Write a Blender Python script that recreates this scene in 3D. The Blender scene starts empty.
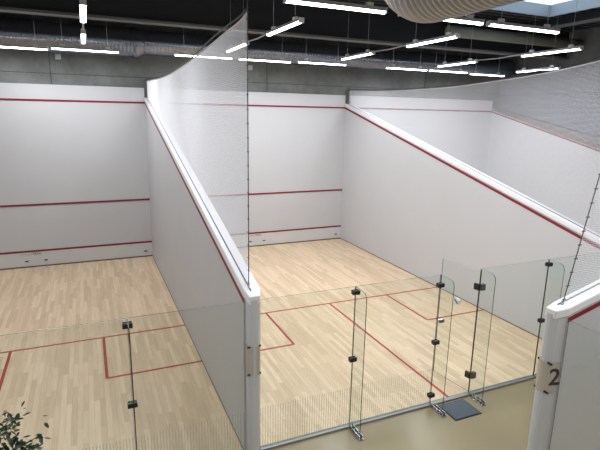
import bpy, math, random
from mathutils import Vector, Matrix
random.seed(7)
C = bpy.context.scene.collection
sc = bpy.context.scene
PI = math.pi

# ---------------------------------------------------------------- camera
cam_d = bpy.data.cameras.new('camera'); cam = bpy.data.objects.new('camera', cam_d); C.objects.link(cam)
yaw, pitch, roll = 0.4124, 0.2239, 0.0187
F = Vector((math.sin(yaw)*math.cos(pitch), math.cos(yaw)*math.cos(pitch), -math.sin(pitch)))
R = Vector((math.cos(yaw), -math.sin(yaw), 0)); U = R.cross(F)
R2 = R*math.cos(roll) + U*math.sin(roll); U2 = -R*math.sin(roll) + U*math.cos(roll)
M4 = Matrix((R2, U2, -F)).transposed().to_4x4(); M4.translation = Vector((-1.8292, -5.3813, 4.378))
cam.matrix_world = M4
cam_d.sensor_fit = 'HORIZONTAL'; cam_d.sensor_width = 36; cam_d.lens = 485.62/600*36
cam_d.clip_start = .05; cam_d.clip_end = 200
sc.camera = cam

# ---------------------------------------------------------------- world, exposure
w = bpy.data.worlds.new('world'); sc.world = w; w.use_nodes = True
bg = w.node_tree.nodes['Background']; bg.inputs[0].default_value = (.74, .87, 1, 1); bg.inputs[1].default_value = 2.2
sc.view_settings.view_transform = 'Standard'; sc.view_settings.look = 'None'
sc.view_settings.gamma = 1; sc.view_settings.exposure = 0.33
sc.view_settings.use_curve_mapping = False
LAMP_W = 34.0          # watts of one suspended tube lamp
LAMP_COL = (.955, .975, 1.0)
DIFF_E = 9.0

# ---------------------------------------------------------------- materials
def mat(name, col, rough=.6, metal=0, spec=.5, emit=None, es=0, noise=None, bump=None, coat=0):
    m = bpy.data.materials.new(name); m.use_nodes = True
    nt = m.node_tree; b = nt.nodes['Principled BSDF']
    b.inputs['Base Color'].default_value = (*col, 1); b.inputs['Roughness'].default_value = rough
    b.inputs['Metallic'].default_value = metal; b.inputs['Specular IOR Level'].default_value = spec
    b.inputs['Coat Weight'].default_value = coat
    if emit: b.inputs['Emission Color'].default_value = (*emit, 1); b.inputs['Emission Strength'].default_value = es
    if noise:
        sca, amt = noise
        tc = nt.nodes.new('ShaderNodeTexCoord'); n = nt.nodes.new('ShaderNodeTexNoise')
        n.inputs['Scale'].default_value = sca; n.inputs['Detail'].default_value = 5
        nt.links.new(tc.outputs['Object'], n.inputs['Vector'])
        mx = nt.nodes.new('ShaderNodeMix'); mx.data_type = 'RGBA'
        mx.inputs[6].default_value = (*[c*(1-amt) for c in col], 1); mx.inputs[7].default_value = (*[min(1, c*(1+amt)) for c in col], 1)
        nt.links.new(n.outputs['Fac'], mx.inputs[0]); nt.links.new(mx.outputs[2], b.inputs['Base Color'])
        if bump:
            bp = nt.nodes.new('ShaderNodeBump'); bp.inputs['Strength'].default_value = bump; bp.inputs['Distance'].default_value = .01
            nt.links.new(n.outputs['Fac'], bp.inputs['Height']); nt.links.new(bp.outputs[0], b.inputs['Normal'])
    return m

def glass_mat(name, tint, refl=1.0, stripes=False):
    m = bpy.data.materials.new(name); m.use_nodes = True; nt = m.node_tree; nt.nodes.clear()
    out = nt.nodes.new('ShaderNodeOutputMaterial'); tr = nt.nodes.new('ShaderNodeBsdfTransparent'); gl = nt.nodes.new('ShaderNodeBsdfGlossy')
    tr.inputs[0].default_value = (*tint, 1); gl.inputs['Roughness'].default_value = .015
    ge = nt.nodes.new('ShaderNodeNewGeometry'); dp = nt.nodes.new('ShaderNodeVectorMath'); dp.operation = 'DOT_PRODUCT'
    nt.links.new(ge.outputs['Incoming'], dp.inputs[0]); nt.links.new(ge.outputs['Normal'], dp.inputs[1])
    def mth(op, a, b=None):
        n = nt.nodes.new('ShaderNodeMath'); n.operation = op
        for k, q in enumerate((a, b)):
            if q is None: continue
            if isinstance(q, (int, float)): n.inputs[k].default_value = q
            else: nt.links.new(q, n.inputs[k])
        return n.outputs[0]
    c5 = mth('POWER', mth('SUBTRACT', 1.0, mth('ABSOLUTE', dp.outputs['Value'])), 5.0)
    refl_f = mth('MULTIPLY', mth('ADD', mth('MULTIPLY', c5, .92), .075), mth('SUBTRACT', 1.0, ge.outputs['Backfacing']))
    mx = nt.nodes.new('ShaderNodeMixShader')
    nt.links.new(refl_f, mx.inputs[0]); nt.links.new(tr.outputs[0], mx.inputs[1]); nt.links.new(gl.outputs[0], mx.inputs[2])
    last = mx
    if stripes:                                       # fine vertical pale stripes mixed into the lower part of the pane
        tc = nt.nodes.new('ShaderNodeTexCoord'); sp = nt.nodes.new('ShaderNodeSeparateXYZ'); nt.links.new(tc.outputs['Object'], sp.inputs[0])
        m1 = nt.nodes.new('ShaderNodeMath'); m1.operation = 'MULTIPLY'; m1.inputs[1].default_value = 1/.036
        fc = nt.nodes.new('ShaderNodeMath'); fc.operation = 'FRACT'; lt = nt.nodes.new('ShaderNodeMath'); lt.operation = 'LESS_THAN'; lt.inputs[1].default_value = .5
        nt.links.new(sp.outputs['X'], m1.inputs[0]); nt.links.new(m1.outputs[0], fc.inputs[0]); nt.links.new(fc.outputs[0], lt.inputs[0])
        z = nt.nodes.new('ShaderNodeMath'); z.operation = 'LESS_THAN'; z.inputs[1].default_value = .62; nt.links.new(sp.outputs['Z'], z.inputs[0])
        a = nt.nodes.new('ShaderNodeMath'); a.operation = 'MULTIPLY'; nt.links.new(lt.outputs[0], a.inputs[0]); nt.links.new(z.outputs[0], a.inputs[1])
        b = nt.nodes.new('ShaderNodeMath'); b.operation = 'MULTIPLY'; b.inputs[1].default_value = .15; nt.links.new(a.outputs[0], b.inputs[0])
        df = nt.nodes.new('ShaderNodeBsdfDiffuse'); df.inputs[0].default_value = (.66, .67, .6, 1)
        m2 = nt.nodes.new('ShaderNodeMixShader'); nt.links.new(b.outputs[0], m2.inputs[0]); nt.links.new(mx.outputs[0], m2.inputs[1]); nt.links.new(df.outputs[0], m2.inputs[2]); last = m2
    nt.links.new(last.outputs[0], out.inputs[0])
    return m

def wood_mat(name, seed):
    m = bpy.data.materials.new(name); m.use_nodes = True; nt = m.node_tree; b = nt.nodes['Principled BSDF']
    tc = nt.nodes.new('ShaderNodeTexCoord'); mp = nt.nodes.new('ShaderNodeMapping')
    mp.inputs['Rotation'].default_value = (0, 0, PI/2); mp.inputs['Location'].default_value = (seed, seed*.37, 0)
    nt.links.new(tc.outputs['Object'], mp.inputs[0])
    def brick(c1, c2, mort, w_, off):
        br = nt.nodes.new('ShaderNodeTexBrick'); br.inputs['Scale'].default_value = 1
        br.inputs['Brick Width'].default_value = w_; br.inputs['Row Height'].default_value = .078
        br.inputs['Mortar Size'].default_value = mort; br.offset = off; br.offset_frequency = 2; br.squash = 1.3; br.squash_frequency = 3
        br.inputs['Color1'].default_value = c1; br.inputs['Color2'].default_value = c2; br.inputs['Mortar'].default_value = (.42, .29, .17, 1)
        nt.links.new(mp.outputs[0], br.inputs['Vector']); return br
    b1 = brick((.80, .62, .43, 1), (.63, .47, .31, 1), .0008, .78, .37)
    mp2 = nt.nodes.new('ShaderNodeMapping'); mp2.inputs['Scale'].default_value = (1.2, 14, 1); nt.links.new(mp.outputs[0], mp2.inputs[0])
    n = nt.nodes.new('ShaderNodeTexNoise'); n.inputs['Scale'].default_value = 1.6; n.inputs['Detail'].default_value = 4; nt.links.new(mp2.outputs[0], n.inputs[0])
    r = nt.nodes.new('ShaderNodeMapRange'); r.inputs[1].default_value = .3; r.inputs[2].default_value = .7; r.inputs[3].default_value = .93; r.inputs[4].default_value = 1.06
    nt.links.new(n.outputs['Fac'], r.inputs[0])
    mx = nt.nodes.new('ShaderNodeVectorMath'); mx.operation = 'SCALE'; nt.links.new(b1.outputs['Color'], mx.inputs[0]); nt.links.new(r.outputs[0], mx.inputs['Scale'])
    nt.links.new(mx.outputs[0], b.inputs['Base Color'])
    b.inputs['Roughness'].default_value = .42; b.inputs['Specular IOR Level'].default_value = .35
    return m

def concrete_mat(name, c1, c2, ribs=None):
    m = bpy.data.materials.new(name); m.use_nodes = True; nt = m.node_tree; b = nt.nodes['Principled BSDF']
    tc = nt.nodes.new('ShaderNodeTexCoord')
    n1 = nt.nodes.new('ShaderNodeTexNoise'); n1.inputs['Scale'].default_value = .9; n1.inputs['Detail'].default_value = 8; n1.inputs['Roughness'].default_value = .7
    nt.links.new(tc.outputs['Object'], n1.inputs[0])
    cr = nt.nodes.new('ShaderNodeValToRGB'); cr.color_ramp.elements[0].position = .3; cr.color_ramp.elements[1].position = .7
    cr.color_ramp.elements[0].color = (*c1, 1); cr.color_ramp.elements[1].color = (*c2, 1)
    nt.links.new(n1.outputs['Fac'], cr.inputs[0]); last = cr.outputs[0]
    if ribs:
        br = nt.nodes.new('ShaderNodeTexBrick'); br.inputs['Scale'].default_value = 1; br.inputs['Brick Width'].default_value = ribs[0]; br.inputs['Row Height'].default_value = ribs[1]
        br.inputs['Mortar Size'].default_value = .012; br.inputs['Color1'].default_value = (1, 1, 1, 1); br.inputs['Color2'].default_value = (.88, .88, .88, 1); br.inputs['Mortar'].default_value = (.68, .68, .68, 1)
        mp = nt.nodes.new('ShaderNodeMapping'); mp.inputs['Rotation'].default_value = ribs[2]
        nt.links.new(tc.outputs['Object'], mp.inputs[0]); nt.links.new(mp.outputs[0], br.inputs['Vector'])
        mu = nt.nodes.new('ShaderNodeVectorMath'); mu.operation = 'MULTIPLY'; nt.links.new(last, mu.inputs[0]); nt.links.new(br.outputs['Color'], mu.inputs[1]); last = mu.outputs[0]
    nt.links.new(last, b.inputs['Base Color']); b.inputs['Roughness'].default_value = .85
    bp = nt.nodes.new('ShaderNodeBump'); bp.inputs['Strength'].default_value = .25; bp.inputs['Distance'].default_value = .02
    nt.links.new(n1.outputs['Fac'], bp.inputs['Height']); nt.links.new(bp.outputs[0], b.inputs['Normal'])
    return m

M = dict(
    plaster=mat('court_plaster', (.545, .55, .57), .55, noise=(1.3, .03)),
    white=mat('white_paint', (.83, .83, .84), .4),
    rail=mat('white_rail', (.84, .84, .87), .35),
    post=mat('post_paint', (.60, .61, .63), .4),
    red=mat('red_paint', (.21, .008, .02), .5, noise=(6, .12)),
    redfloor=mat('red_floor_paint', (.38, .03, .025), .5, noise=(6, .12)),
    tin=mat('tin_white', (.60, .60, .61), .45),
    dark=mat('dark_vent', (.03, .03, .035), .6),
    base=mat('skirting_brown', (.10, .08, .06), .6),
    concrete=concrete_mat('board_concrete', (.105, .113, .108), (.235, .248, .245)),
    joint=mat('concrete_joint', (.05, .05, .045), .9),
    block=concrete_mat('painted_blockwork', (.17, .18, .21), (.23, .24, .27), (.5, .2, (PI/2, 0, PI/2))),
    band=mat('brown_edge_band', (.15, .115, .11), .6, noise=(2, .1)),
    steel_dark=mat('dark_steel', (.013, .016, .022), .6),
    flange=mat('grey_flange', (.13, .135, .135), .55, noise=(3, .1)),
    deck=mat('dark_deck', (.035, .037, .04), .6),
    galv=mat('galvanised_sheet', (.25, .28, .33), .24, .88, noise=(3, .15)),
    galv2=mat('painted_duct', (.20, .21, .18), .5, noise=(2, .1)),
    flex=mat('flexible_duct_foil', (.36, .355, .35), .5, .6, noise=(4, .12)),
    net=mat('net_cord', (.90, .92, .98), .5),
    cable=mat('dark_cable', (.03, .03, .035), .5),
    ltcable=mat('light_cable', (.55, .55, .57), .4, .3),
    edgecord=mat('edge_cord', (.10, .10, .11), .6),
    glass=glass_mat('clear_glass', (.957, .98, .968)),
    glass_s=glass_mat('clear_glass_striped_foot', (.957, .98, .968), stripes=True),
    gedge=mat('glass_edge', (.012, .022, .02), .35),
    gtop=mat('glass_top_edge', (.10, .15, .135), .2),
    black=mat('black_metal', (.012, .012, .012), .35),
    chrome=mat('chrome', (.55, .56, .6), .22, 1),
    chan=mat('channel_steel', (.34, .35, .35), .4, .7),
    floor=mat('corridor_resin', (.33, .27, .155), .22, noise=(1.1, .10)),
    mat_b=mat('mat_blue', (.105, .13, .165), .9, noise=(60, .2)),
    mat_e=mat('mat_edge', (.02, .022, .028), .7),
    lamp=mat('lamp_housing', (.62, .63, .65), .4),
    diff=mat('lamp_diffuser', (.9, .9, .9), .5, emit=(1, .985, .97), es=DIFF_E),
    paper=mat('sign_paper', (.52, .46, .40), .7, noise=(8, .06)),
    ink=mat('dark_ink', (.05, .035, .03), .6),
    tan=mat('tan_ink', (.45, .38, .28), .6),
    leaf=mat('ficus_leaf', (.018, .045, .018), .35, noise=(9, .4)),
    bark=mat('bark', (.10, .07, .045), .8, noise=(20, .3)),
    pot=mat('pot_grey', (.12, .12, .12), .6, noise=(5, .1)),
    soil=mat('soil', (.03, .02, .013), .9, noise=(30, .3)),
    sky_frame=mat('skylight_kerb', (.24, .28, .32), .5),
    dome=glass_mat('skylight_sheet', (.97, .985, 1)),
    back=mat('far_wall_paint', (.6, .6, .59), .7, noise=(1, .05)),
)

# ---------------------------------------------------------------- mesh builder
class MB:
    def __init__(s): s.v = []; s.f = []; s.m = []; s.sm = []
    def add(s, vs, fs, mi=0, smooth=False):
        o = len(s.v); s.v += [tuple(v) for v in vs]
        for f in fs: s.f.append([o+i for i in f]); s.m.append(mi); s.sm.append(smooth)
    def box(s, a, b, mi=0, mis=None):
        x0, y0, z0 = a; x1, y1, z1 = b
        vs = [(x0,y0,z0),(x1,y0,z0),(x1,y1,z0),(x0,y1,z0),(x0,y0,z1),(x1,y0,z1),(x1,y1,z1),(x0,y1,z1)]
        fs = [(0,3,2,1),(4,5,6,7),(0,1,5,4),(1,2,6,5),(2,3,7,6),(3,0,4,7)]
        for k, f in enumerate(fs): s.add([vs[i] for i in f], [(0,1,2,3)], mis[k] if mis else mi)
        return s
    def prism(s, poly, axis, a, b, mi=0, side=None):
        # poly: list of 2D; axis 'x': poly is (y,z); 'y': (x,z); 'z': (x,y)
        def P(p, t): return {'x': (t, p[0], p[1]), 'y': (p[0], t, p[1]), 'z': (p[0], p[1], t)}[axis]
        n = len(poly); vs = [P(p, a) for p in poly] + [P(p, b) for p in poly]
        s.add(vs, [tuple(range(n))[::-1], tuple(range(n, 2*n))], mi)
        s.add(vs, [(i, (i+1) % n, n+(i+1) % n, n+i) for i in range(n)], mi if side is None else side)
        return s
    def tube(s, pts, r, n=8, mi=0, caps=True, smooth=True):
        pts = [Vector(p) for p in pts]; rr = r if isinstance(r, (list, tuple)) else [r]*len(pts)
        t0 = (pts[1]-pts[0]).normalized(); up = Vector((0,0,1)) if abs(t0.z) < .9 else Vector((1,0,0))
        nrm = t0.cross(up).normalized(); vs = []
        for i, p in enumerate(pts):
            t = (pts[min(i+1, len(pts)-1)] - pts[max(i-1, 0)]).normalized()
            nrm = (nrm - t*nrm.dot(t)).normalized(); bn = t.cross(nrm)
            for k in range(n):
                a = 2*PI*k/n; vs.append(p + (nrm*math.cos(a) + bn*math.sin(a))*rr[i])
        fs = [(i*n+k, i*n+(k+1) % n, (i+1)*n+(k+1) % n, (i+1)*n+k) for i in range(len(pts)-1) for k in range(n)]
        o = len(s.v); s.add(vs, fs, mi, smooth)
        if caps:
            for f in (list(range(n))[::-1], list(range((len(pts)-1)*n, len(pts)*n))):
                s.f.append([o+i for i in f]); s.m.append(mi); s.sm.append(False)
        return s
    def build(s, name, mats, parent=None, bevel=0):
        import bmesh
        me = bpy.data.meshes.new(name); me.from_pydata(s.v, [], s.f)
        for i, p in enumerate(me.polygons): p.material_index = s.m[i]; p.use_smooth = s.sm[i]
        for k in (mats if isinstance(mats, (list, tuple)) else [mats]): me.materials.append(M[k])
        bm = bmesh.new(); bm.from_mesh(me); bmesh.ops.remove_doubles(bm, verts=bm.verts, dist=1e-5)
        bmesh.ops.recalc_face_normals(bm, faces=bm.faces); bm.to_mesh(me); bm.free()
        o = bpy.data.objects.new(name, me); C.objects.link(o)
        if parent: o.parent = parent
        if bevel:
            b = o.modifiers.new('bevel', 'BEVEL'); b.width = bevel; b.segments = 3; b.limit_method = 'ANGLE'; b.angle_limit = .6
        return o

def thing(name, label, cat, loc=(0,0,0), rotz=0, group=None):
    o = bpy.data.objects.new(name, None); C.objects.link(o); o.empty_display_size = .2
    o.location = loc; o.rotation_euler = (0, 0, rotz); return tag(o, label, cat, group)
def tag(o, label, cat, group=None):
    o['label'] = label; o['category'] = cat
    if group: o['group'] = group
    return o
def struct(o): o['kind'] = 'structure'; return o
def text(name, s, size, m, parent, loc, rot, ext=.0015, align='CENTER'):
    c = bpy.data.curves.new(name, 'FONT'); c.body = s; c.size = size; c.extrude = ext; c.offset = size*.012; c.align_x = align; c.align_y = 'CENTER'
    c.materials.append(M[m]); tmp = bpy.data.objects.new(name, c); C.objects.link(tmp)
    me = bpy.data.meshes.new_from_object(tmp.evaluated_get(bpy.context.evaluated_depsgraph_get())); bpy.data.objects.remove(tmp)
    me.name = name; o = bpy.data.objects.new(name, me); C.objects.link(o); o.parent = parent
    o.location = loc; o.rotation_euler = rot; return o

L, W, T = 9.75, 6.4, .2
X1 = (-6.6, -.2); X2 = (0, 6.4); X3 = (6.6, 13.0)
CEIL = 7.25

# ================================================================ room shell
mb = MB(); mb.box((-6.9, 9.8, 0), (13.7, 10.05, CEIL))
for (a, b) in (((-6.6, 9.79, 5.325), (13.5, 9.802, 5.337)),): mb.box(a, b, 1)
for x in (-2.59, 3.57, 9.7): mb.box((x-.008, 9.79, 5.04), (x+.008, 9.802, 6.6), 1)
struct(mb.build('wall_front', ['concrete', 'joint']))
struct(MB().box((13.3, -12, 0), (13.5, 9.8, 5.98)).box((13.5, -12, 0), (13.7, 9.8, CEIL), 1).build('wall_right', ['block', 'concrete']))
struct(MB().box((-6.9, -12, 0), (-6.6, 9.8, CEIL)).build('wall_left', 'plaster'))
struct(MB().box((-6.9, -12.2, 0), (13.7, -12, CEIL)).build('wall_back', 'back'))
struct(MB().box((-6.9, -12, -.2), (13.5, .0, 0)).build('floor', 'floor'))

# ceiling: ribbed dark deck with an opening for the skylight
SK = (7.3, 10.5, 2.6, 5.4)
mb = MB()
def deck(x0, x1, y0, y1):
    y = y0
    while y < y1-1e-6:
        ye = min(y+.3, y1); ym = min(y+.15, ye)
        mb.box((x0, y, CEIL), (x1, ym, CEIL+.15)); 
        if ye > ym: mb.box((x0, ym, CEIL+.06), (x1, ye, CEIL+.15))
        y += .3
deck(-6.9, 13.7, -12.2, SK[2]); deck(-6.9, SK[0], SK[2], SK[3]); deck(SK[1], 13.7, SK[2], SK[3]); deck(-6.9, 13.7, SK[3], 10.05)
struct(mb.build('ceiling', 'deck'))
t = thing('skylight', 'bright roof skylight with pale blue kerb in the dark ceiling', 'skylight', (8.95, 4.1, CEIL))
mb = MB(); h = .26
x0, x1, y0, y1 = SK[0]-8.95, SK[1]-8.95, SK[2]-4.1, SK[3]-4.1
for a, b in (((x0, y0, -.05), (x0+.06, y1, h)), ((x1-.06, y0, -.05), (x1, y1, h)), ((x0, y0, -.05), (x1, y0+.06, h)), ((x0, y1-.06, -.05), (x1, y1, h))): mb.box(a, b)
mb.build('kerb', 'sky_frame', t); MB().box((x0, y0, h), (x1, y1, h+.02)).build('pane', 'dome', t)

# beams
def beam(x0, x1, y, zb, web, label, fl=.32, along='x', zt=CEIL):
    o = MB()
    if along == 'x': o.box((x0, y-web/2, zb+.055), (x1, y+web/2, zt)); o.box((x0, y-fl/2, zb), (x1, y+fl/2, zb+.055), 1)
    else: o.box((y-web/2, x0, zb+.05), (y+web/2, x1, zt)); o.box((y-fl/2, x0, zb), (y+fl/2, x1, zb+.055), 1)
    return tag(o.build('roof_beam', ['steel_dark', 'flange']), label, 'beam')
beam(-6.6, 13.3, 7.0, 6.36, .12, 'deep dark roof beam with grey lower flange crossing above the front of the courts')
beam(-11.9, 6.9, 11.0, 6.98, .1, 'short dark roof beam running beside the skylight on its right', .2, 'y')

# ducts
def ribbed(path, r, pitch, amp, name, m, parent, n=40):
    pts, rr = [], []
    P_ = [Vector(p) for p in path]; s_acc = 0
    for i in range(len(P_)-1):
        a, b = P_[i], P_[i+1]; d = (b-a).length; k = max(1, round(d/(pitch/4)))
        for j in range(k):
            pts.append(a+(b-a)*j/k); rr.append(r-(amp if int((s_acc+d*j/k)/(pitch/4)+.001) % 4 == 0 else 0))
        s_acc += d
    pts.append(P_[-1]); rr.append(r)
    o = MB().tube(pts, rr, n); return o.build(name, m, parent)
t = thing('spiral_duct', 'long galvanised spiral duct running above the front walls', 'duct', (-.4, 9.3, 6.2))
ribbed([(-6.1, 0, 0), (0, 0, 0)], .385, .1, .011, 'wide_section', 'galv', t)
MB().tube([(-.1, 0, 0), (.0, 0, 0), (.12, 0, .02), (.2, 0, .02)], [.405, .405, .35, .35], 40).build('reducer', 'galv', t)
ribbed([(.15, 0, .02), (13.6, 0, .02)], .33, .1, .011, 'narrow_section', 'galv', t)
for x in (-4, -1.6, 1.6, 5, 8, 11):
    MB().tube([(x, 0, .33), (x, 0, 1.05)], .006, 6).build('hanger_rod', 'galv', t)
DUX, DUY, DUZ = 1.76, -.35, 5.78
t = thing('spiral_duct', 'large flexible ribbed duct coming forward under the ceiling at top right', 'duct', (DUX, DUY, DUZ))
path = [(0, -9, 0), (0, -.35, 0)]
for k in range(1, 13):
    a = k/12*PI/2; path.append((0, -.35+.62*math.sin(a), .62*(1-math.cos(a))))
path.append((0, .27, CEIL-.01-DUZ))
ribbed(path, .385, .08, .03, 'ribbed_hose', 'flex', t, 48)
t = thing('round_duct', 'smooth grey green round duct with closed end hanging before the dark beam', 'duct', (7.85, 6.5, 6.78))
MB().tube([(0, 0, 0), (.02, 0, 0), (5.44, 0, 0)], [.13, .155, .155], 28).build('duct_body', 'galv2', t)
for x in (1, 3, 5): MB().tube([(x, 0, .15), (x, 0, .47)], .006, 6).build('hanger_rod', 'galv', t)

# ================================================================ front walls of the courts
def front_wall(xa, xb, which, logo):
    cx = (xa+xb)/2
    t = thing('front_wall', f'white front wall of the {which} court with three red lines', 'court wall', (cx, 9.75, 0))
    h = (xb-xa)/2
    MB().box((-h, 0, 0), (h, .045, 5.04)).build('wall_panel', 'plaster', t)
    MB().box((-h, -.012, 0), (h, 0, .44)).build('tin', 'tin', t)
    for nm, z in (('out_line', 4.6), ('service_line', 1.765), ('tin_line', .44)):
        MB().box((-h, -.016, z), (h, 0, z+.05)).build(nm, 'red', t)
    MB().box((-h, -.02, 0), (h, -.012, .035)).build('skirting', 'base', t)
    for x in (-.22, .26, 3.0, -3.0):
        MB().tube([(x-.04, -.014, .18), (x+.04, -.014, .18)], .018, 10).build('vent', 'dark', t)
    if logo:
        text('maker_lettering', 'COURT', .085, 'tan', t, (-.07, -.0145, .37), (PI/2, 0, 0), .0012, 'RIGHT')
        text('maker_lettering', 'TECH', .085, 'ink', t, (-.06, -.0145, .385), (PI/2, 0, 0), .0012, 'LEFT')
front_wall(*X1, 'left', 1); front_wall(*X2, 'middle', 1); front_wall(*X3, 'right', 0)

# ================================================================ court floors
for k, (xa, xb) in enumerate((X1, X2, X3)):
    M['wood%d' % k] = wood_mat('maple_strips_%d' % k, 3.1*k+1)
    o = struct(MB().box((xa, 0, -.2), (xb, 9.8, 0)).build('floor', 'wood%d' % k))
    a = []
    MB().box((xa, 4.26, 0), (xb, 4.31, .0015)).build('short_line', 'redfloor', o)
    cx = (xa+xb)/2
    MB().box((cx-.025, .03, 0), (cx+.025, 4.26, .0015)).build('half_court_line', 'redfloor', o)
    for sx in (-1, 1):
        b = MB(); xe = cx+sx*3.2; xi = cx+sx*1.6
        b.box((min(xi-.025, xi+.025), 2.64, 0), (xi+.025, 4.26, .0015)); b.box((min(xe, xi), 2.62, 0), (max(xe, xi), 2.67, .0014))
        b.build('service_box_line', 'redfloor', o)

M['wood3'] = wood_mat('maple_strips_3', 12.7)
struct(MB().box((3.16, -8.25, -.2), (13.0, -1.86, .001)).build('floor', 'wood3'))
# ================================================================ divider walls
def zl(y): return 2.13 + (4.62-2.13)*y/L          # centre of the red line on the side walls
def divider(label, loc, rotz, top=None, net=None, sign=None, post=True, rail='rail', net_label=None, cord=None):
    t = thing('court_divider', label, 'court wall', loc, rotz)
    MB().prism([(0, 0), (L, 0), (L, zl(L)+.04), (0, zl(0)+.04)], 'x', -T, 0).build('wall_panel', 'plaster', t)
    for s, x in ((-1, -T), (1, 0)):
        MB().prism([(0, zl(0)-.03), (L, zl(L)-.03), (L, zl(L)+.03), (0, zl(0)+.03)], 'x', x-.003, x+.003).build('out_line', 'red', t)
        MB().box((x-.006, .03, 0), (x+.006, L, .018)).build('skirting', 'base', t)
    if post:
        prof = [(-.19, .02), (-.19, -.12), (-.175, -.155), (-.14, -.17), (-.10, -.17), (-.065, -.155), (-.04, -.11), (-.005, .02)]
        MB().prism(prof, 'z', 0, zl(0)+.07).build('end_post', 'post', t, .006)
    y0 = -.16 if post else 0
    z = lambda y, d: zl(y)+d
    o = MB(); st = [(y0, -.185, -.045), (y0+.15, -.207, .007), (L, -.207, .007)] if post else [(y0, -.207, .007), (L, -.207, .007)]
    vs = [(x, y, z(y, d)) for y, xa, xb in st for x, d in ((xa, .05), (xb, .05), (xb, .155), (xa, .155))]
    o.add(vs, [(0, 1, 2, 3)] + [(i*4+k, i*4+(k+1) % 4, i*4+4+(k+1) % 4, i*4+4+k) for i in range(len(st)-1) for k in range(4)] + [tuple(len(vs)-4+k for k in range(4))])
    o.build('top_rail', rail, t, .015)
    MB().prism([(y0+.12, z(y0+.12, .152)), (L, z(L, .152)), (L, z(L, .163)), (y0+.12, z(y0+.12, .163))], 'x', -.135, -.12).build('rail_track', 'edgecord', t)
    return t
D1 = divider('white dividing wall between the left and middle courts with sloping top', (0, 0, 0), 0)
D2 = divider('white dividing wall between the middle and right courts, red line along its sloping top', (6.6, 0, 0), 0)
D3 = divider('white right hand side wall of the right court under a brown edge band', (13.2, 0, 0), 0, rail='band')
D4 = divider('white side wall at lower right, its end post carrying the number 2', (3.1, -1.85, 0), -PI/2)
# wider brown band on the farthest side wall
MB().prism([(0, zl(0)+.16), (L, zl(L)+.1), (L, zl(L)+.16), (0, zl(0)+.62)], 'x', -.19, -.01).build('edge_band', 'band', D3)

# number signs wrapped round the end posts
def sign(parent, digit, label):
    s = thing('number_sign', label, 'sign', (0, 0, 0), 0); s.parent = None
    s.matrix_world = parent.matrix_basis.copy()
    z0, z1 = 1.2, 1.6; off = .006
    prof = [(-.196, .0), (-.196, -.123), (-.181, -.16), (-.142, -.176), (-.098, -.176), (-.060, -.16), (-.034, -.113), (-.006, -.01)]
    b = MB()
    segs = [(0, 1), (1, 2), (2, 3)] if False else [(i, i+1) for i in range(7)]
    for i, j in segs:
        if i == 3 and not digit: continue
        (xa, ya), (xb, yb) = prof[i], prof[j]
        n = Vector((yb-ya, -(xb-xa), 0)).normalized()*(-.002)
        vs = [(xa, ya), (xb, yb), (xb+n.x, yb+n.y), (xa+n.x, ya+n.y)]
        b.prism(vs, 'z', z0, z1)
    b.build('sign_sheet', 'paper', s)
    for (i, tt) in ((1, 0), (5, 1)):
        for zz in (z0, z1-.03):
            (xa, ya), (xb, yb) = prof[i-1 if i == 1 else i], prof[i+1]
            if i == 1: xa, ya = prof[1]; xb, yb = prof[2]; 
            o = MB(); nx = -.004 if i == 1 else .004
            pts = [(xa+nx, ya-.002, zz+.03 if i == 5 else zz), (xb+nx*.6, yb-.004, zz if i == 5 else zz+.03)]
            o.tube(pts, .013, 6); o.build('tape', 'black', s)
    return s
S1 = sign(D1, None, 'folded paper sign taped round the end post of the left divider')
S2 = sign(D4, '2', 'paper sign reading 2 taped round the end post at lower right')
dirv = Vector((-.006+.034, -.01+.113, 0)).normalized()
text('digit', '2', .30, 'ink', S2, (-.017, -.062, 1.40), (PI/2, 0, math.atan2(dirv.y, dirv.x)))

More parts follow.
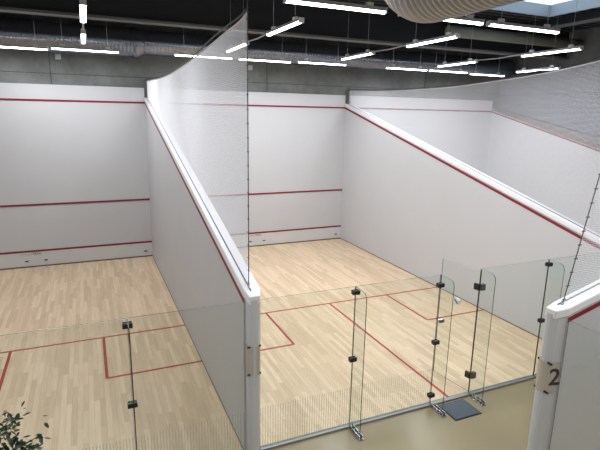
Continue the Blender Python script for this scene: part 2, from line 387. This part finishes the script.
# ================================================================ nets
def interp(pts, y):
    for (a, za), (b, zb) in zip(pts, pts[1:]):
        if a <= y <= b: return za+(zb-za)*(y-a)/(b-a)
    return pts[-1][1] if y > pts[-1][0] else pts[0][1]
def smooth(pts, k=6):
    out = []
    n = len(pts)
    for i in range(n-1):
        p0, p1, p2, p3 = pts[max(i-1, 0)], pts[i], pts[i+1], pts[min(i+2, n-1)]
        for j in range(k):
            u = j/k
            out.append(tuple(.5*((2*p1[c])+(-p0[c]+p2[c])*u+(2*p0[c]-5*p1[c]+4*p2[c]-p3[c])*u*u+(-p0[c]+3*p1[c]-3*p2[c]+p3[c])*u**3) for c in (0, 1)))
    out.append(pts[-1]); return out
def net(label, loc, rotz, top, lean=0.0, S=.022, wd=.0031, ring=.16, cordtop=None):
    t = thing('court_net', label, 'net', loc, rotz)
    top = smooth(sorted(top)); b = MB()
    zmin = zl(0)+.165; zmax = max(z for _, z in top)
    def y_left(z): return lean*(z-zmin)
    def strand(p, q):
        p, q = Vector(p), Vector(q); d = (q-p).normalized(); a = Vector((1, 0, 0)); c = d.cross(a)
        vs = [e+o for e in (p, q) for o in (a*wd/2, c*wd/2, -a*wd/2, -c*wd/2)]
        b.add(vs, [(0, 1, 5, 4), (1, 2, 6, 5), (2, 3, 7, 6), (3, 0, 4, 7)])
    y = 0.0
    while y <= L:
        zb = zl(y)+.165; zt = interp(top, y)
        if lean and y < y_left(zt): zt = zmin + y/lean
        if zt > zb: strand((0, y, zb), (0, y, zt))
        y += S
    z = zmin+S
    while z < zmax:
        # runs where rail < z < top
        st = None; y = max(0, y_left(z)); prev = None
        while y <= L+.01:
            yy = min(y, L); ins = (zl(yy)+.165 < z < interp(top, yy))
            if ins and st is None: st = yy
            if (not ins or yy >= L) and st is not None:
                if yy-st > .03: strand((0, st, z), (0, yy, z))
                st = None
            y += .05
        z += S
    b.build('netting', 'net', t)
    # top cables
    MB().tube([(0, y, z+.012) for y, z in top], .011, 6).build('top_cable', 'ltcable', t)
    MB().tube([(0, y, z+.055+.03*math.sin(min(1, y/3)*PI)) for y, z in top], .010, 6).build('upper_cable', 'cable', t)
    z1 = cordtop or interp(top, 0); ye = lean*(z1-zmin)
    MB().tube([(0, 0, zmin-.02), (0, ye, z1)], .006, 6).build('edge_cord', 'edgecord', t)
    z = zmin+.05
    while z < z1-.1 and z < 5.4:
        MB().tube([(0, lean*(z-zmin)-.02, z), (0, lean*(z-zmin)+.035, z)], .007, 5).build('net_clip', 'edgecord', t); z += ring
    MB().tube([(0, 0, zl(0)+.10), (0, 0, zmin+.03)], .016, 8).build('shackle', 'chrome', t)
    return t
N1 = net('white net above the left dividing wall with a steep rear corner', (-.125, .05, 0), 0,
    [(0, 5.44), (.3, 5.39), (1.1, 5.34), (2.6, 5.24), (3.9, 5.18), (6.34, 5.13), (9.75, 5.22)], cordtop=CEIL)
N2 = net('white net above the dividing wall of the middle and right courts', (6.5, 0, 0), 0,
    [(0, 5.5), (.75, 5.37), (1.95, 5.23), (3.56, 5.13), (4.95, 5.08), (7.5, 5.09), (9.75, 5.19)], cordtop=CEIL)
N3 = net('white net on the side wall marked 2, its clipped edge leaning right', (3.1, -1.75, 0), -PI/2,
    [(0, 5.6), (1.0, 5.35), (3.5, 5.15), (6.3, 5.13), (9.75, 5.22)], lean=.2, cordtop=5.35)
# posts holding the far ends of the nets
for x, lb in ((-.1, 'short grey steel post on the front wall holding the far end of the left net'), (6.5, 'short grey steel post on the front wall holding the far end of the middle net')):
    o = MB().box((-.035, -.08, 4.76), (.035, -.005, 5.30)).box((-.05, -.09, 4.78), (.05, -.0, 4.84)).build('net_post', 'flange', None, .006)
    o.location = (x, 9.74, 0); tag(o, lb, 'post')

# ================================================================ glass back walls
GT = .012; GH = 2.13
def pane(name, x0, x1, z0, z1, parent, m='glass', loc=(0, 0, 0)):
    o = MB().box((x0, -GT/2, z0), (x1, GT/2, z1), 0, [1, 2, 0, 1, 0, 1]).build(name, [m, 'gedge', 'gtop'], parent)
    o.location = loc; return o
def fin(x, label, clamps, latch=False, parentloc=(0, 0, 0)):
    t = thing('glass_fin', label, 'glass panel', (x, 0, 0), 0)
    prof = [(-.012, 0.03), (-.30, .03), (-.30, 2.03), (-.292, 2.07), (-.275, 2.098), (-.25, 2.115), (-.21, 2.122), (-.012, GH)]
    MB().prism(prof, 'x', -GT/2, GT/2, 0, 1).build('glass_sheet', ['glass', 'gedge'], t)
    b = MB(); b.box((-.032, -.34, 0), (-.014, -.05, .06)).box((.014, -.34, 0), (.032, -.05, .06)).box((-.04, -.36, 0), (.04, -.05, .014))
    s = b.build('base_shoe', 'chrome', t, .003)
    for y in (-.10, -.17, -.24, -.31): MB().tube([(-.042, y, .035), (.042, y, .035)], .013, 10).build('bolt', 'black', s)
    for z in clamps:
        MB().box((-.055, -.045, z-.03), (.055, -.008, z+.03)).box((-.05, .008, z-.03), (.05, .024, z+.03)).build('clamp', 'black', t, .004)
    if latch:
        l = MB().box((.02, -.05, 1.38), (.10, -.018, 1.43)).build('latch', 'black', t, .003)
        MB().box((-.03, -.055, 1.425), (.085, -.012, 1.44)).build('latch_plate', 'chrome', l)
    return t
NAMES = {1: 'left', 2: 'middle', 3: 'right'}
def glass_front(c, xa, xb, mir):
    g = lambda d: (xb-d) if mir else (xa+d)
    js = [0, 1.36, 2.79, 3.56, 5.0, 6.4]
    desc = ['nearest the dividing wall post', 'just left of the open door', None, 'just right of the open door', 'next to the far dividing wall']
    if mir: desc = ['nearest the dividing wall post', 'beside the doorway', None, 'beyond the doorway', 'at the outer wall']
    for i in range(5):
        if i == 2: continue
        a, b = sorted((g(js[i]), g(js[i+1])))
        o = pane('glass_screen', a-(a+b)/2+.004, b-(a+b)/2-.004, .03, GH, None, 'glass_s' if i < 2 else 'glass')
        o.location = ((a+b)/2, 0, 0)
        tag(o, f'clear glass back panel of the {NAMES[c]} court, {desc[i]}', 'glass panel')
    lab = {1: f'narrow glass fin with black clamps at the first joint of the {NAMES[c]} court glass',
           2: f'narrow glass fin on the latch side of the {NAMES[c]} court door',
           3: f'narrow glass fin on the hinge side of the {NAMES[c]} court door',
           4: f'narrow glass fin at the joint beyond the {NAMES[c]} court door'}
    fin(g(1.36), lab[1], (2.05, 1.06)); fin(g(2.79), lab[2], (1.97, 1.06, .17), not mir); fin(g(3.56), lab[3], ()); fin(g(5.0), lab[4], (2.05, 1.06))
    o = MB().box((-3.2, -.05, 0), (3.2, .02, .028)).box((-3.2, .02, 0), (3.2, .045, .014), 1).build('floor_channel', ['chan', 'black'])
    o.location = ((xa+xb)/2, 0, .0); tag(o, f'thin steel channel holding the {NAMES[c]} court glass to the floor', 'channel')
    # door, hinged at js[3]
    hx = g(3.56); opened = (c == 2)
    t = thing('glass_door', f'clear glass door of the {NAMES[c]} court, ' + ('standing open into the court' if opened else 'shut'), 'door', (hx, 0, 0), 0)
    sgn = 1 if mir else -1
    p = pane('door_glass', min(0, sgn*.75)+.006, max(0, sgn*.75)-.006, .05, 2.1, t)
    for z in (.33, 1.83):
        MB().box((min(0, sgn*.09)-.0, -.022, z-.05), (max(0, sgn*.09), .022, z+.05)).build('hinge', 'black', t, .004)
        MB().box((min(0, -sgn*.07), -.0 if opened else -.02, z-.045), (max(0, -sgn*.07), .03 if opened else .02, z+.045)).build('hinge', 'black', t, .004) if not opened else None
    kx = sgn*.39
    pl = MB().tube([(kx, -.02, 1.47), (kx, .02, 1.47)], .055, 20).build('pull_handle', 'white', t)
    b = MB()
    for s in (-1, 1): b.add([(kx-.04, s*.022, 1.47-s*.03-.008), (kx+.04, s*.022, 1.47+s*.03-.008), (kx+.04, s*.022, 1.47+s*.03+.01), (kx-.04, s*.022, 1.47-s*.03+.01)], [(0, 1, 2, 3)])
    b = MB().tube([(kx-.032, -.022, 1.50), (kx+.032, -.022, 1.44)], .009, 6).tube([(kx-.032, .022, 1.50), (kx+.032, .022, 1.44)], .009, 6).build('grip_bar', 'black', pl)
    if opened:
        t.rotation_euler.z = math.radians(-81)
    return t
glass_front(1, *X1, True); DR = glass_front(2, *X2, False); glass_front(3, *X3, False)
# hinge leaves of the open door on the fixed pane
for z in (.33, 1.83):
    o = MB().box((3.575, -.03, z-.05), (3.66, .03, z+.05)).build('hinge', 'black', None, .004)
    o.parent = DR; o.matrix_parent_inverse = Matrix.Translation((3.56, 0, 0)) @ Matrix.Rotation(0, 4, 'Z'); o.matrix_parent_inverse = (Matrix.Translation((3.56, 0, 0)) @ Matrix.Rotation(math.radians(-81), 4, 'Z')).inverted()
# glass of the court marked 2
o = MB().box((-GT/2, -6.4, .03), (GT/2, 0, GH), 0, [1, 2, 1, 0, 1, 0]).build('glass_screen', ['glass', 'gedge', 'gtop'])
o.location = (3.1, -1.86, 0); tag(o, 'clear glass back panel against the side wall marked 2', 'glass panel')
o = MB().box((-.05, -6.4, 0), (.02, 0, .028)).build('floor_channel', 'chan'); o.location = (3.1, -1.86, 0); tag(o, 'thin steel channel under the glass beside the post marked 2', 'channel')

# ================================================================ door mat
t = thing('door_mat', 'blue grey door mat with dark border in front of the open glass door', 'mat', (3.13, -.29, 0))
MB().box((-.25, -.205, 0), (.25, .205, .008)).build('border', 'mat_e', t); MB().box((-.235, -.19, .008), (.235, .19, .014)).build('pile', 'mat_b', t)

# ================================================================ lamps
lamp_light = bpy.data.lights.new('tube_light', 'AREA'); lamp_light.shape = 'RECTANGLE'; lamp_light.size = .07; lamp_light.size_y = 1.4
lamp_light.energy = LAMP_W; lamp_light.color = LAMP_COL
def make_lamp(label):
    t = thing('tube_lamp', label, 'lamp', (0, 0, 0))
    MB().prism([(-.045, .0), (.045, .0), (.03, .05), (-.03, .05)], 'y', -.76, .76).build('housing', 'lamp', t)
    MB().prism([(-.04, 0), (-.032, -.022), (-.012, -.03), (.012, -.03), (.032, -.022), (.04, 0)], 'y', -.745, .745).build('diffuser', 'diff', t)
    for y in (-.752, .752): MB().box((-.045, y-.01, -.03), (.045, y+.01, .05)).build('end_cap', 'lamp', t)
    for y in (-.5, .5):
        w_ = MB().tube([(0, y, .05), (0, y, CEIL-5.8)], .003, 5).build('hanging_wire', 'ltcable', t)
        MB().box((-.03, y-.05, .05), (.03, y+.05, .10)).build('bracket', 'white', t, .008)
    l = bpy.data.objects.new('light', lamp_light); C.objects.link(l); l.parent = t; l.location = (0, 0, -.034)
    return t
def copy_lamp(src, label, group=None):
    r = src.copy(); C.objects.link(r); r['label'] = label
    for ch in src.children:
        c = ch.copy(); C.objects.link(c); c.parent = r
    return r
LZ = 5.8
proto = make_lamp('x'); used = [False]
def lamp(x, y, along, label, group):
    o = proto if not used[0] else copy_lamp(proto, label); used[0] = True
    o['label'] = label; o['group'] = group; o.location = (x, y, LZ); o.rotation_euler.z = 0 if along == 'y' else PI/2
    return o
G1 = 'tube lamps in the row over the front walls'; G2 = 'tube lamps in the row nearest the camera'; G3 = 'unseen fill tube lamps added in rows running front to back'
fr = [(-3.28, 8.40, 'leftmost of the far row, cut by the picture edge'), (-1.69, 8.05, 'second from left in the far row'),
      (1.12, 7.80, 'in the far row, seen through the left net'), (2.80, 7.80, 'in the far row just right of the left net'),
      (4.44, 7.60, 'fifth from left in the far row'), (7.32, 7.62, 'third from right in the far row'),
      (8.88, 7.58, 'second from right in the far row'), (10.75, 7.85, 'rightmost lamp of the far row, over the right court')]
for x, y, lb in fr: lamp(x, y, 'x', 'white suspended tube lamp, '+lb, G1)
for x, lb in ((1.38, 'long lamp at the top centre of the near row'), (3.14, 'lamp of the near row emerging from behind the flexible duct'), (4.78, 'lamp of the near row under the skylight')):
    lamp(x, .85, 'x', 'white suspended tube lamp, '+lb, G2)
rows = [(-1.74, 3.05, 'nearer one'), (-1.74, 5.85, 'farther one'), (1.38, 2.80, 'nearer one'), (1.38, 5.62, 'farther one'), (4.42, 2.75, 'nearer one'), (4.42, 5.60, 'farther one'),
        (7.6, 2.72, 'nearer one'), (7.6, 5.70, 'farther one'), (10.68, 5.75, 'farther one')]
rn = {-1.74: 'end-on over the left court', 1.38: 'in the row just right of the left net', 4.42: 'in the row under the flexible duct end', 7.6: 'in the row right of the middle', 10.68: 'in the rightmost row'}
for x, y, lb in rows: lamp(x, y, 'y', f'unseen fill tube lamp added {rn[x]}, {lb}', G3)
for x, lb in ((-5.0, 'left'), (8.2, 'right')): pass
# cables strung between the added fill lamps of each front-to-back row
for x, ya, yb, lb in ((-1.74, 3.83, 5.08, 'short cable joining the two end-on lamps over the left court'), (1.38, 3.57, 4.85, 'cable joining the two lamps right of the left net'),
        (4.42, 3.52, 4.83, 'cable joining the two lamps of the row below the flexible duct'), (7.6, 3.5, 4.92, 'cable joining the two lamps of the row right of the middle')):
    o = MB().tube([(0, 0, .0), (0, (yb-ya)/2, -.02), (0, yb-ya, 0)], .014, 6).build('lamp_cable', 'ltcable'); o.location = (x, ya, 5.83); tag(o, lb, 'cable')
# unseen fill lamps added over corridor and rear courts to brighten the foreground
for x, y, lb in ((8.5, -5.0, 'over the court whose side wall is marked 2'), (-3.5, -8.6, 'behind the viewpoint near the rear wall'), (-4.9, -.6, 'over the corridor outside the left court'), (-.6, -3.4, 'just above the viewpoint'), (4.4, -2.6, 'over the corridor near the post marked 2'), (4.6, -6.2, 'over the glass front beside the post marked 2'), (5.6, -3.9, 'over the court marked 2 close to its side wall'), (-4.9, -3.6, 'over the gallery at the left'), (-4.6, .7, 'over the back of the left court'), (-1.6, -5.9, 'right behind the viewpoint'), (3.5, -4.3, 'in front of the side wall marked 2')):
    lamp(x, y, 'x', 'unseen fill tube lamp added '+lb, 'fill tube lamps added out of view')

# small boxes on the concrete wall
for x, lb in ((-2.37, 'small grey junction box on the concrete wall above the left court'), (3.0, 'small grey junction box on the concrete wall above the middle court')):
    o = MB().box((-.07, -.07, -.07), (.07, 0, .07)).box((-.04, -.085, -.04), (.04, -.07, .04)).build('junction_box', 'lamp', None, .01); o.location = (x, 9.79, 5.77); tag(o, lb, 'box')

# ================================================================ ficus
t = thing('potted_ficus', 'tall dark green leafy potted ficus at the lower left corner', 'plant', (-2.56, -2.28, 0))
b = MB(); pr = [(.0, .0), (.19, .0), (.24, .42), (.26, .44), (.26, .47), (.225, .47), (.22, .42)]
n = 28; vs = [(r*math.cos(2*PI*k/n), r*math.sin(2*PI*k/n), z) for r, z in pr[1:] for k in range(n)]
fs = [(i*n+k, i*n+(k+1) % n, (i+1)*n+(k+1) % n, (i+1)*n+k) for i in range(len(pr)-2) for k in range(n)]
b.add(vs, fs, 0, True); b.add(vs[:n], [tuple(range(n))[::-1]]); b.build('pot', 'pot', t)
b = MB(); b.tube([(0, 0, .36), (0, 0, .42)], .21, 24); b.build('soil', 'soil', t)
b = MB(); b.tube([(0, 0, .40), (.02, .01, .8), (-.01, .02, 1.2), (.01, 0, 1.8), (0, 0, 2.3)], [.028, .024, .02, .016, .008], 8)
tips = []
for k in range(60):
    a = k*2.4; z0 = 1.05+1.2*k/60; ln = random.uniform(.25, .5)*(1.15-.4*k/60); el = random.uniform(.35, .9)
    p0 = Vector((0, 0, z0)); d = Vector((math.cos(a)*math.cos(el), math.sin(a)*math.cos(el), math.sin(el)))
    p1 = p0+d*ln*.6; p2 = p1+(d+Vector((0, 0, -.35)))*ln*.5
    b.tube([p0, p1, p2], [.008, .005, .002], 5); tips.append((p0, p1, p2))
b.build('trunk', 'bark', t)
b = MB()
for p0, p1, p2 in tips:
    for j in range(100):
        u = random.random(); p = (p0.lerp(p1, u*2) if u < .5 else p1.lerp(p2, u*2-1)) + Vector([random.gauss(0, .05) for _ in range(3)])
        ln = random.uniform(.04, .065); wd = ln*.52
        d = Vector((random.gauss(0, 1), random.gauss(0, 1), random.gauss(-.3, .6))).normalized(); sd = d.cross(Vector((random.gauss(0, .4), random.gauss(0, .4), 1))).normalized(); up = sd.cross(d)
        vs = [p, p+d*ln*.3+sd*wd*.45, p+d*ln*.65+sd*wd*.4, p+d*ln-up*.006, p+d*ln*.65-sd*wd*.4, p+d*ln*.3-sd*wd*.45, p+d*ln*.45+up*-.007]
        b.add(vs, [(0, 1, 6), (1, 2, 6), (2, 3, 6), (3, 4, 6), (4, 5, 6), (5, 0, 6)])
o = b.build('foliage', 'leaf', t); o['kind'] = 'stuff'
